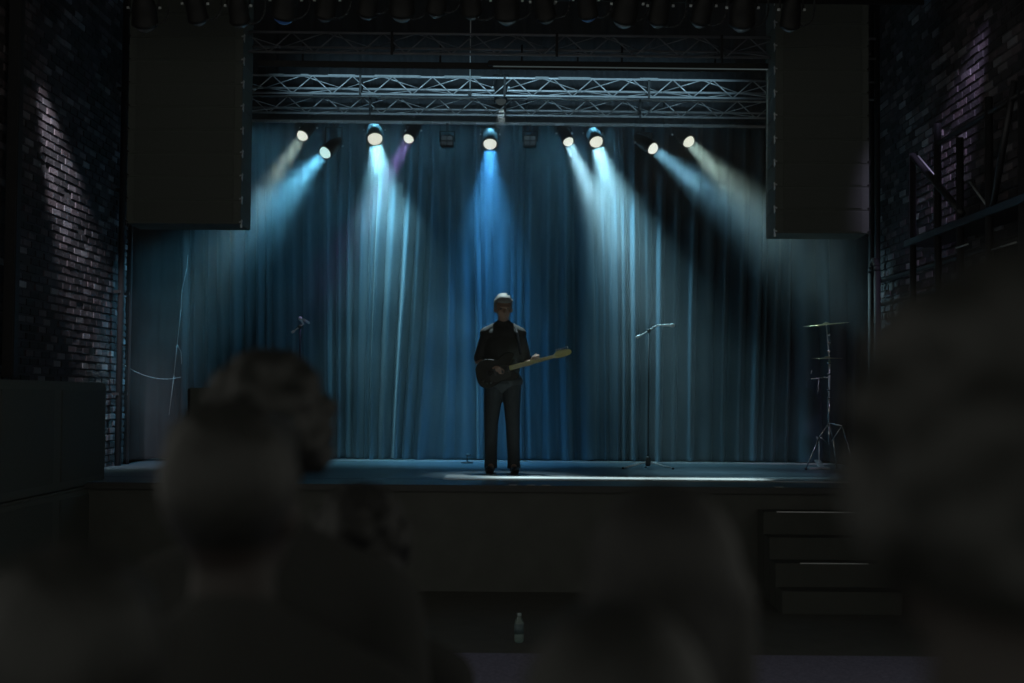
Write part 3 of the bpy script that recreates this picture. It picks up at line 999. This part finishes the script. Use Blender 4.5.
    for side in legs:
        a0 = J[side][2]
        s_ = MB()
        x, y = a0.x, a0.y
        out = 1 if x > 0 else -1
        s_.ell((x, y + .005, .045 * S), (.045 * S, .055 * S, .052 * S), 14, 10)
        s_.ell((x + out * .015 * S, y - .12 * S, .036 * S), (.047 * S, .10 * S, .036 * S), 16, 10)
        s_.box((x + out * .008 * S, y - .075 * S, .012 * S), (.075 * S, .25 * S, .022 * S))
        fused('shoe', s_, M['shoe'], voxel * S, body, 2)
    # hair
    h = MB()
    rh = random.Random(len(label))
    if hair == 'short':
        h.ell(V(0, .024, .026), (.091 * S, .103 * S, .106 * S), 24, 16)
        h.ell(V(0, -.035, .075), (.070 * S, .062 * S, .050 * S), 20, 12)
        for k in range(46):
            a = rh.uniform(0, 2 * PI); e = rh.uniform(.25, 1.4)
            c = V(.084 * math.cos(a) * math.cos(e), .02 + .096 * math.sin(a) * math.cos(e), .03 + .092 * math.sin(e))
            h.cap(c, c * 1.08 + V(.006, 0, .005), .013 * S, .006 * S, 8)
        cutf = lambda p: p.y < -.045 * S + .6 * max(0, -(p.z)) and p.z < .05 * S
    elif hair == 'curly':
        h.ell(V(0, .02, .02), (.095 * S, .108 * S, .108 * S), 24, 16)
        for k in range(80):
            a = rh.uniform(0, 2 * PI); e = rh.uniform(-.7, 1.4)
            c = V(.093 * math.cos(a) * math.cos(e), .025 + .100 * math.sin(a) * math.cos(e), .02 + .105 * math.sin(e))
            if c.y < -.05 * S and c.z < .05 * S: continue
            h.ell(c, (.026 * S, .026 * S, .024 * S), 8, 6)
        cutf = None
    elif hair == 'long':
        h.ell(V(0, .022, .012), (.092 * S, .105 * S, .106 * S), 24, 16)
        for s in (-1, 1):
            h.cap(V(s * .055, .045, -.02), V(s * .065, .055, -.22), .050 * S, .040 * S)
        h.cap(V(0, .06, -.02), V(0, .075, -.25), .065 * S, .050 * S)
        cutf = None
    elif hair == 'bun':
        h.ell(V(0, .020, .012), (.085 * S, .102 * S, .104 * S), 24, 16)
        h.ell(V(0, .085, .085), (.045 * S, .045 * S, .042 * S), 14, 10)
        cutf = None
    if hair in ('long', 'bun', 'curly'):
        pass
    ho = fused('hair', h, M[hair_mat], voxel * S * .8, body, 1)
    ho.data.transform(HM)
    # open the face: delete hair in front of the face
    bm = bmesh.new(); bm.from_mesh(ho.data)
    inv = HM.inverted()
    dele = []
    for v in bm.verts:
        p = inv @ v.co
        if p.y < -.045 * S and p.z < .045 * S: dele.append(v)
        elif hair == 'short' and p.z < -.02 * S - .05 * S * max(0, min(1, p.y / (.06 * S))): dele.append(v)
    bmesh.ops.delete(bm, geom=dele, context='VERTS')
    bm.to_mesh(ho.data); bm.free()
    # eyes
    for s in (-1, 1):
        em = MB().ell((0, 0, 0), (.0115 * S, .0115 * S, .0115 * S), 12, 8)
        eo = em.build('eye', M['eye'], body, True)
        eo.data.transform(HM @ Matrix.Translation(V(s * .030, -.0775, -.005)))
    return body


# the guitarist
pf = P(502, 472.5, 14.5)
GX, GY = pf.x, 14.5
arms = {
    'R': ((-.170, .0, 1.375), (-.250, .03, 1.13), (-.10, -.235, 1.06),
          dict(palm=(-.03, -.262, 1.035), across=(0, -.25, 1), fingers=((.8, .1, -.55), (.5, .5, -.7), (.2, .7, -.6)), thumb=((1, -.1, -.15), (.9, .1, -.4)))),
    'L': ((.170, .0, 1.375), (.240, .02, 1.12), (.285, -.215, 1.115),
          dict(palm=(.325, -.245, 1.165), across=(1, 0, .15), fingers=((.1, -.75, .55), (.1, -.5, -.4), (0, .6, -.75)), thumb=((.1, .2, 1), (.2, -.1, .9)))),
}
legs = {'LL': ((-.085, .0, .93), (-.115, -.02, .50), (-.115, .03, .09)), 'LR': ((.085, .0, .93), (.105, -.05, .50), (.120, -.02, .09))}
figure('person', 'guitarist standing centre stage in dark short-sleeved shirt and dark trousers, playing', (GX, GY, STAGE_Z), 0, 1.80, arms, legs,
       look=.12, nod=.14, hair='short', hair_mat='hair_grey', voxel=.0065, bulk=1.08)

# the guitar, held across the body
neck_dir = (P(572, 352.5, 14.2) - P(498, 372, 14.2))
ang = math.atan2(neck_dir.z, neck_dir.x)
bc = P(497, 371.5, 14.26)
t = thing('electric_guitar', 'electric guitar with pale maple neck held by the guitarist', 'guitar', (bc.x, 14.262, bc.z), (0, -ang, 0))
t.scale = (1.06, 1, .95)
out = []
body_pts = [(-.20, .03), (-.19, .10), (-.13, .155), (-.05, .155), (.0, .125), (.04, .125), (.10, .165), (.17, .165), (.205, .13), (.17, .085), (.145, .045),
            (.145, -.02), (.165, -.06), (.20, -.10), (.17, -.13), (.11, -.135), (.05, -.115), (.0, -.115), (-.06, -.15), (-.13, -.155), (-.19, -.11), (-.205, -.04)]
def smoothpoly(pts, it=2):
    for _ in range(it):
        q = []
        for i in range(len(pts)):
            a = pts[i]; b = pts[(i + 1) % len(pts)]
            q.append((a[0] * .75 + b[0] * .25, a[1] * .75 + b[1] * .25)); q.append((a[0] * .25 + b[0] * .75, a[1] * .25 + b[1] * .75))
        pts = q
    return pts
gb = MB().prism(smoothpoly(body_pts), .042).build('body', M['guitar_body'], t)
bev(gb, .008, 3)
MB().prism(smoothpoly([(-.10, -.06), (-.05, -.11), (.05, -.10), (.13, -.09), (.13, .04), (.0, .06), (-.03, .0)]), .003, Matrix.Translation((0, -.0225, 0))).build('pickguard', M['pickguard'], t)
nk = MB()
nk.prism([(.12, -.026), (.56, -.018), (.56, .018), (.12, .026)], .024, Matrix.Translation((0, -.018, 0)))
bev(nk.build('neck', M['maple'], t), .006)
fb = MB().prism([(.13, -.025), (.56, -.0175), (.56, .0175), (.13, .025)], .005, Matrix.Translation((0, -.032, 0))).build('fretboard', M['maple'], t)
fr = MB()
for k in range(19):
    x = .56 - (.56 - .13) * (1 - 2 ** (-k / 12)) * 1.45
    fr.box((x, -.0355, 0), (.002, .002, .034))
fr.build('frets', M['chrome'], fb)
hs = MB().prism(smoothpoly([(.555, -.021), (.60, -.03), (.70, -.028), (.735, -.005), (.725, .03), (.69, .045), (.60, .05), (.57, .03), (.555, .021)]), .016, Matrix.Translation((0, -.014, 0)))
hso = bev(hs.build('headstock', M['maple'], t), .003)
for k in range(6):
    MB().cone((.595 + .022 * k, -.024, .032 - .001 * k), (.595 + .022 * k, -.03, .032), .004, .004, 8).build('tuning_post', M['chrome'], hso, True)
    MB().ell((.595 + .022 * k, -.014, .062), (.006, .004, .011), 8, 6).build('tuning_peg', M['chrome'], hso, True)
for x in (-.02, .05, .11):
    MB().box((x, -.028, 0), (.02, .012, .075), bev=.003).build('pickup', M['black_plastic'], t)
MB().box((-.09, -.028, 0), (.03, .012, .07), bev=.003).build('bridge', M['black_metal'], t)
stg = MB()
for k in range(6):
    z = -.019 + .0076 * k
    stg.cone((-.09, -.037, z * 1.3), (.57, -.0375, z * .85), .0008, .0008, 5)
stg.build('strings', M['chrome'], t)
for (x, z) in ((-.08, -.10), (-.12, -.09), (-.15, -.06)):
    MB().lathe([(.012, 0), (.010, .014), (.001, .014)], 12, Matrix.Translation((x, -.022, z)) @ Matrix.Rotation(PI / 2, 4, 'X')).build('knob', M['black_plastic'], t, True)
Rm = Matrix.Rotation(ang, 3, 'Y')
def tog(x, y, z):   # guitarist frame -> guitar frame
    w = Vector((GX + x, GY + y, STAGE_Z + z)) - Vector((bc.x, 14.262, bc.z))
    return Rm @ w
sp = [tog(.16, -.20, 1.20), tog(.14, -.155, 1.33), tog(.12, -.115, 1.43), tog(.105, -.02, 1.50), tog(.07, .09, 1.45), tog(-.02, .15, 1.30), tog(-.12, .16, 1.18), tog(-.21, .08, 1.08), tog(-.22, -.12, 1.03)]
st = MB()
for a, b2 in zip(sp[:-1], sp[1:]):
    st.cone(a, b2, .012, .012, 6)
st.build('strap', M['black_drape'], t)

# ------------------------------------------------------------------ audience, seen from behind (they face the stage: +Y)
idle = {'R': ((-.185, .0, 1.40), (-.235, .03, 1.12), (-.22, -.06, .90), dict(palm=(-.21, -.08, .82), across=(0, -1, 0), fingers=((0, -.2, -1), (.2, -.3, -1), (.4, -.2, -.8)), thumb=((.2, -.8, -.8), (.2, -.4, -1)))),
        'L': ((.185, .0, 1.40), (.235, .03, 1.12), (.22, -.06, .90), dict(palm=(.21, -.08, .82), across=(0, -1, 0), fingers=((0, -.2, -1), (-.2, -.3, -1), (-.4, -.2, -.8)), thumb=((-.2, -.8, -.8), (-.2, -.4, -1))))}
stand = {'LL': ((-.085, .0, .93), (-.105, -.02, .50), (-.115, .03, .09)), 'LR': ((.085, .0, .93), (.105, -.02, .50), (.115, .03, .09))}
aud = [
    # px of head centre, px of top, depth, hair, label, look, bulk
    (268, 364, 2.25, 'curly', 'hair_dark', 'blurred dark-haired spectator with bulky curly head, left of the guitarist', .25, 1.1),
    (236, 412, 1.75, 'short', 'hair_dark', 'spectator at lower left, nearer the camera than the curly-haired one', -.2, 1.1),
    (360, 494, 2.6, 'curly', 'hair_brown', 'short spectator with rounded head low in front of the stage, left of centre', .1, 1.0),
    (660, 482, 1.5, 'long', 'hair_brown', 'spectator with shoulder-length hair low in front, right of centre', .15, 1.0),
    (1018, 292, .83, 'curly', 'hair_dark', 'very large out-of-focus spectator filling the lower right corner', .1, 1.15),
    (618, 598, 1.15, 'long', 'hair_dark', 'small long-haired spectator at the bottom edge, right of the floor patch', -.1, 1.0),
    (70, 560, 1.2, 'short', 'hair_dark', 'dark spectator at the bottom left corner below the black speaker box', .1, 1.1),
]
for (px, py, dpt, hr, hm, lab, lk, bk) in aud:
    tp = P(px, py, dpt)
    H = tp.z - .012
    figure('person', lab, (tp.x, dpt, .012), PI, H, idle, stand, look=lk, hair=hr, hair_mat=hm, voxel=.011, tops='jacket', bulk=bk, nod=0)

# ------------------------------------------------------------------ haze over the stage
hz = MB().box((-.19, 15.2 + 1.65, (STAGE_Z + .06 + 6.75) / 2), (8.1, 3.3, 6.75 - STAGE_Z - .06)).build('stage_haze', D.materials.new('haze'))
hm = D.materials['haze']
hm.use_nodes = True
nt = hm.node_tree
nt.nodes.remove(nt.nodes['Principled BSDF'])
vs_ = nt.nodes.new('ShaderNodeVolumeScatter')
vs_.inputs['Color'].default_value = (.95, .98, 1, 1)
geo = nt.nodes.new('ShaderNodeNewGeometry')
sep = nt.nodes.new('ShaderNodeSeparateXYZ')
nt.links.new(geo.outputs['Position'], sep.inputs[0])
mr = nt.nodes.new('ShaderNodeMapRange'); mr.interpolation_type = 'SMOOTHSTEP'     # the smoke hangs up around the lamps
mr.inputs['From Min'].default_value = 2.9; mr.inputs['From Max'].default_value = 4.7
mr.inputs['To Min'].default_value = .075; mr.inputs['To Max'].default_value = .34
nt.links.new(sep.outputs['Z'], mr.inputs['Value'])
nz = nt.nodes.new('ShaderNodeTexNoise'); nz.inputs['Scale'].default_value = 1.5; nz.inputs['Detail'].default_value = 2
nt.links.new(geo.outputs['Position'], nz.inputs['Vector'])
m2 = nt.nodes.new('ShaderNodeMapRange')
m2.inputs['From Min'].default_value = .35; m2.inputs['From Max'].default_value = .65
m2.inputs['To Min'].default_value = .45; m2.inputs['To Max'].default_value = 1.35
nt.links.new(nz.outputs['Fac'], m2.inputs['Value'])
ml = nt.nodes.new('ShaderNodeMath'); ml.operation = 'MULTIPLY'
nt.links.new(mr.outputs[0], ml.inputs[0]); nt.links.new(m2.outputs[0], ml.inputs[1])
mr2 = nt.nodes.new('ShaderNodeMapRange'); mr2.interpolation_type = 'SMOOTHSTEP'
mr2.inputs['From Min'].default_value = 4.7; mr2.inputs['From Max'].default_value = 5.05
mr2.inputs['To Min'].default_value = 1.0; mr2.inputs['To Max'].default_value = .1
nt.links.new(sep.outputs['Z'], mr2.inputs['Value'])
ml2 = nt.nodes.new('ShaderNodeMath'); ml2.operation = 'MULTIPLY'
nt.links.new(ml.outputs[0], ml2.inputs[0]); nt.links.new(mr2.outputs[0], ml2.inputs[1])
nt.links.new(ml2.outputs[0], vs_.inputs['Density'])
vs_.inputs['Anisotropy'].default_value = 0.1
nt.links.new(vs_.outputs[0], nt.nodes['Material Output'].inputs['Volume'])
tag(hz, 'thin theatrical haze hanging over the stage in the lamp beams', 'haze', kind='stuff')

# ------------------------------------------------------------------ unseen lamps and strips added to light the walls, trusses, stage and guitarist
def added_lamp(label, pos, aim, col, w, half):
    d = (Vector(aim) - Vector(pos)).normalized()
    t, q = fixture(label, pos, d, .06, emis('glow_' + label[:8], col, .04), top=.25)
    spot(t, d, w, col, half, .9)
    return t

added_lamp('dim violet wash lamp high at the left, pointed along the left brick wall', (-3.92, 12.05, 5.3), (-4.3, 15.0, 2.0), (.88, .88, 1.0), 520, 15)  # added wash for the left bricks
added_lamp('dim violet wash lamp high at the right, pointed along the right brick wall', (3.64, 11.2, 5.3), (3.92, 13.6, 3.0), (.72, .62, 1.0), 130, 19)  # added wash for the right bricks
def added_strip(label, x, y, z, length, direction, col, w, spread, glow):
    lb = thing('added_light_strip', label, 'added light strip', (x, y, z), (0, sl, 0))
    d = Vector(direction).normalized()
    q = d.to_track_quat('Z', 'X').to_matrix().to_4x4()
    q = Matrix((( 1, 0, 0, 0), (0, d.z, d.y, 0), (0, -d.y, d.z, 0), (0, 0, 0, 1)))
    MB().box((0, 0, -.02), (length + .1, .06, .05), bev=.008, m=q).build('housing', M['black_metal'], lb)
    MB().box((0, 0, .008), (length, .035, .006), m=q).build('diffuser', emis('added_strip_glow', col, glow), lb)
    k = -length * .42
    while k < length * .45:
        MB().cone((k, 0, 0), (k, 0, .2), .009, .009, 8).build('hanger', M['black_metal'], lb, True); k += length * .28
    ld = D.lights.new('lamp', 'AREA'); ld.shape = 'RECTANGLE'; ld.size = length - .1; ld.size_y = .04; ld.spread = math.radians(spread)
    ld.energy = w; ld.color = col
    lo = D.objects.new('lamp', ld); COL.objects.link(lo); lo.parent = lb; lo.location = d * .03
    lo.rotation_euler = d.to_track_quat('-Z', 'Y').to_euler()

added_strip('long dim added light strip hung under the foremost truss and facing the other trusses', -.05, 13.5, 4.86, 4.7, (0, 1, .12), (.42, .74, .95), 4.5, 26, .05)  # added to pick out the truss tubes
added_strip('thin added light strip along the foremost truss shining straight down on the stage edge', 1.5, 13.4, 4.84, 3.4, (0, .05, -1), (.75, .98, 1.0), 6.0, 8, .05)  # added to brighten the pale run at the stage edge
added_strip('long narrow added blue light strip hung just in front of the curtain above the lamps', -1.0, 16.87, 4.98, 4.6, (0, .0, -1), (.15, .55, .86), 12, 40, .05)  # added blue wash grazing down the curtain folds
added_lamp('small backlight lamp under the front truss aimed down at the guitarist', (GX - .05, 15.22, 4.9), (GX, 14.5, STAGE_Z + 1.5), (.72, .95, 1.0), 430, 13)  # added to rim the guitarist's hair and shoulders
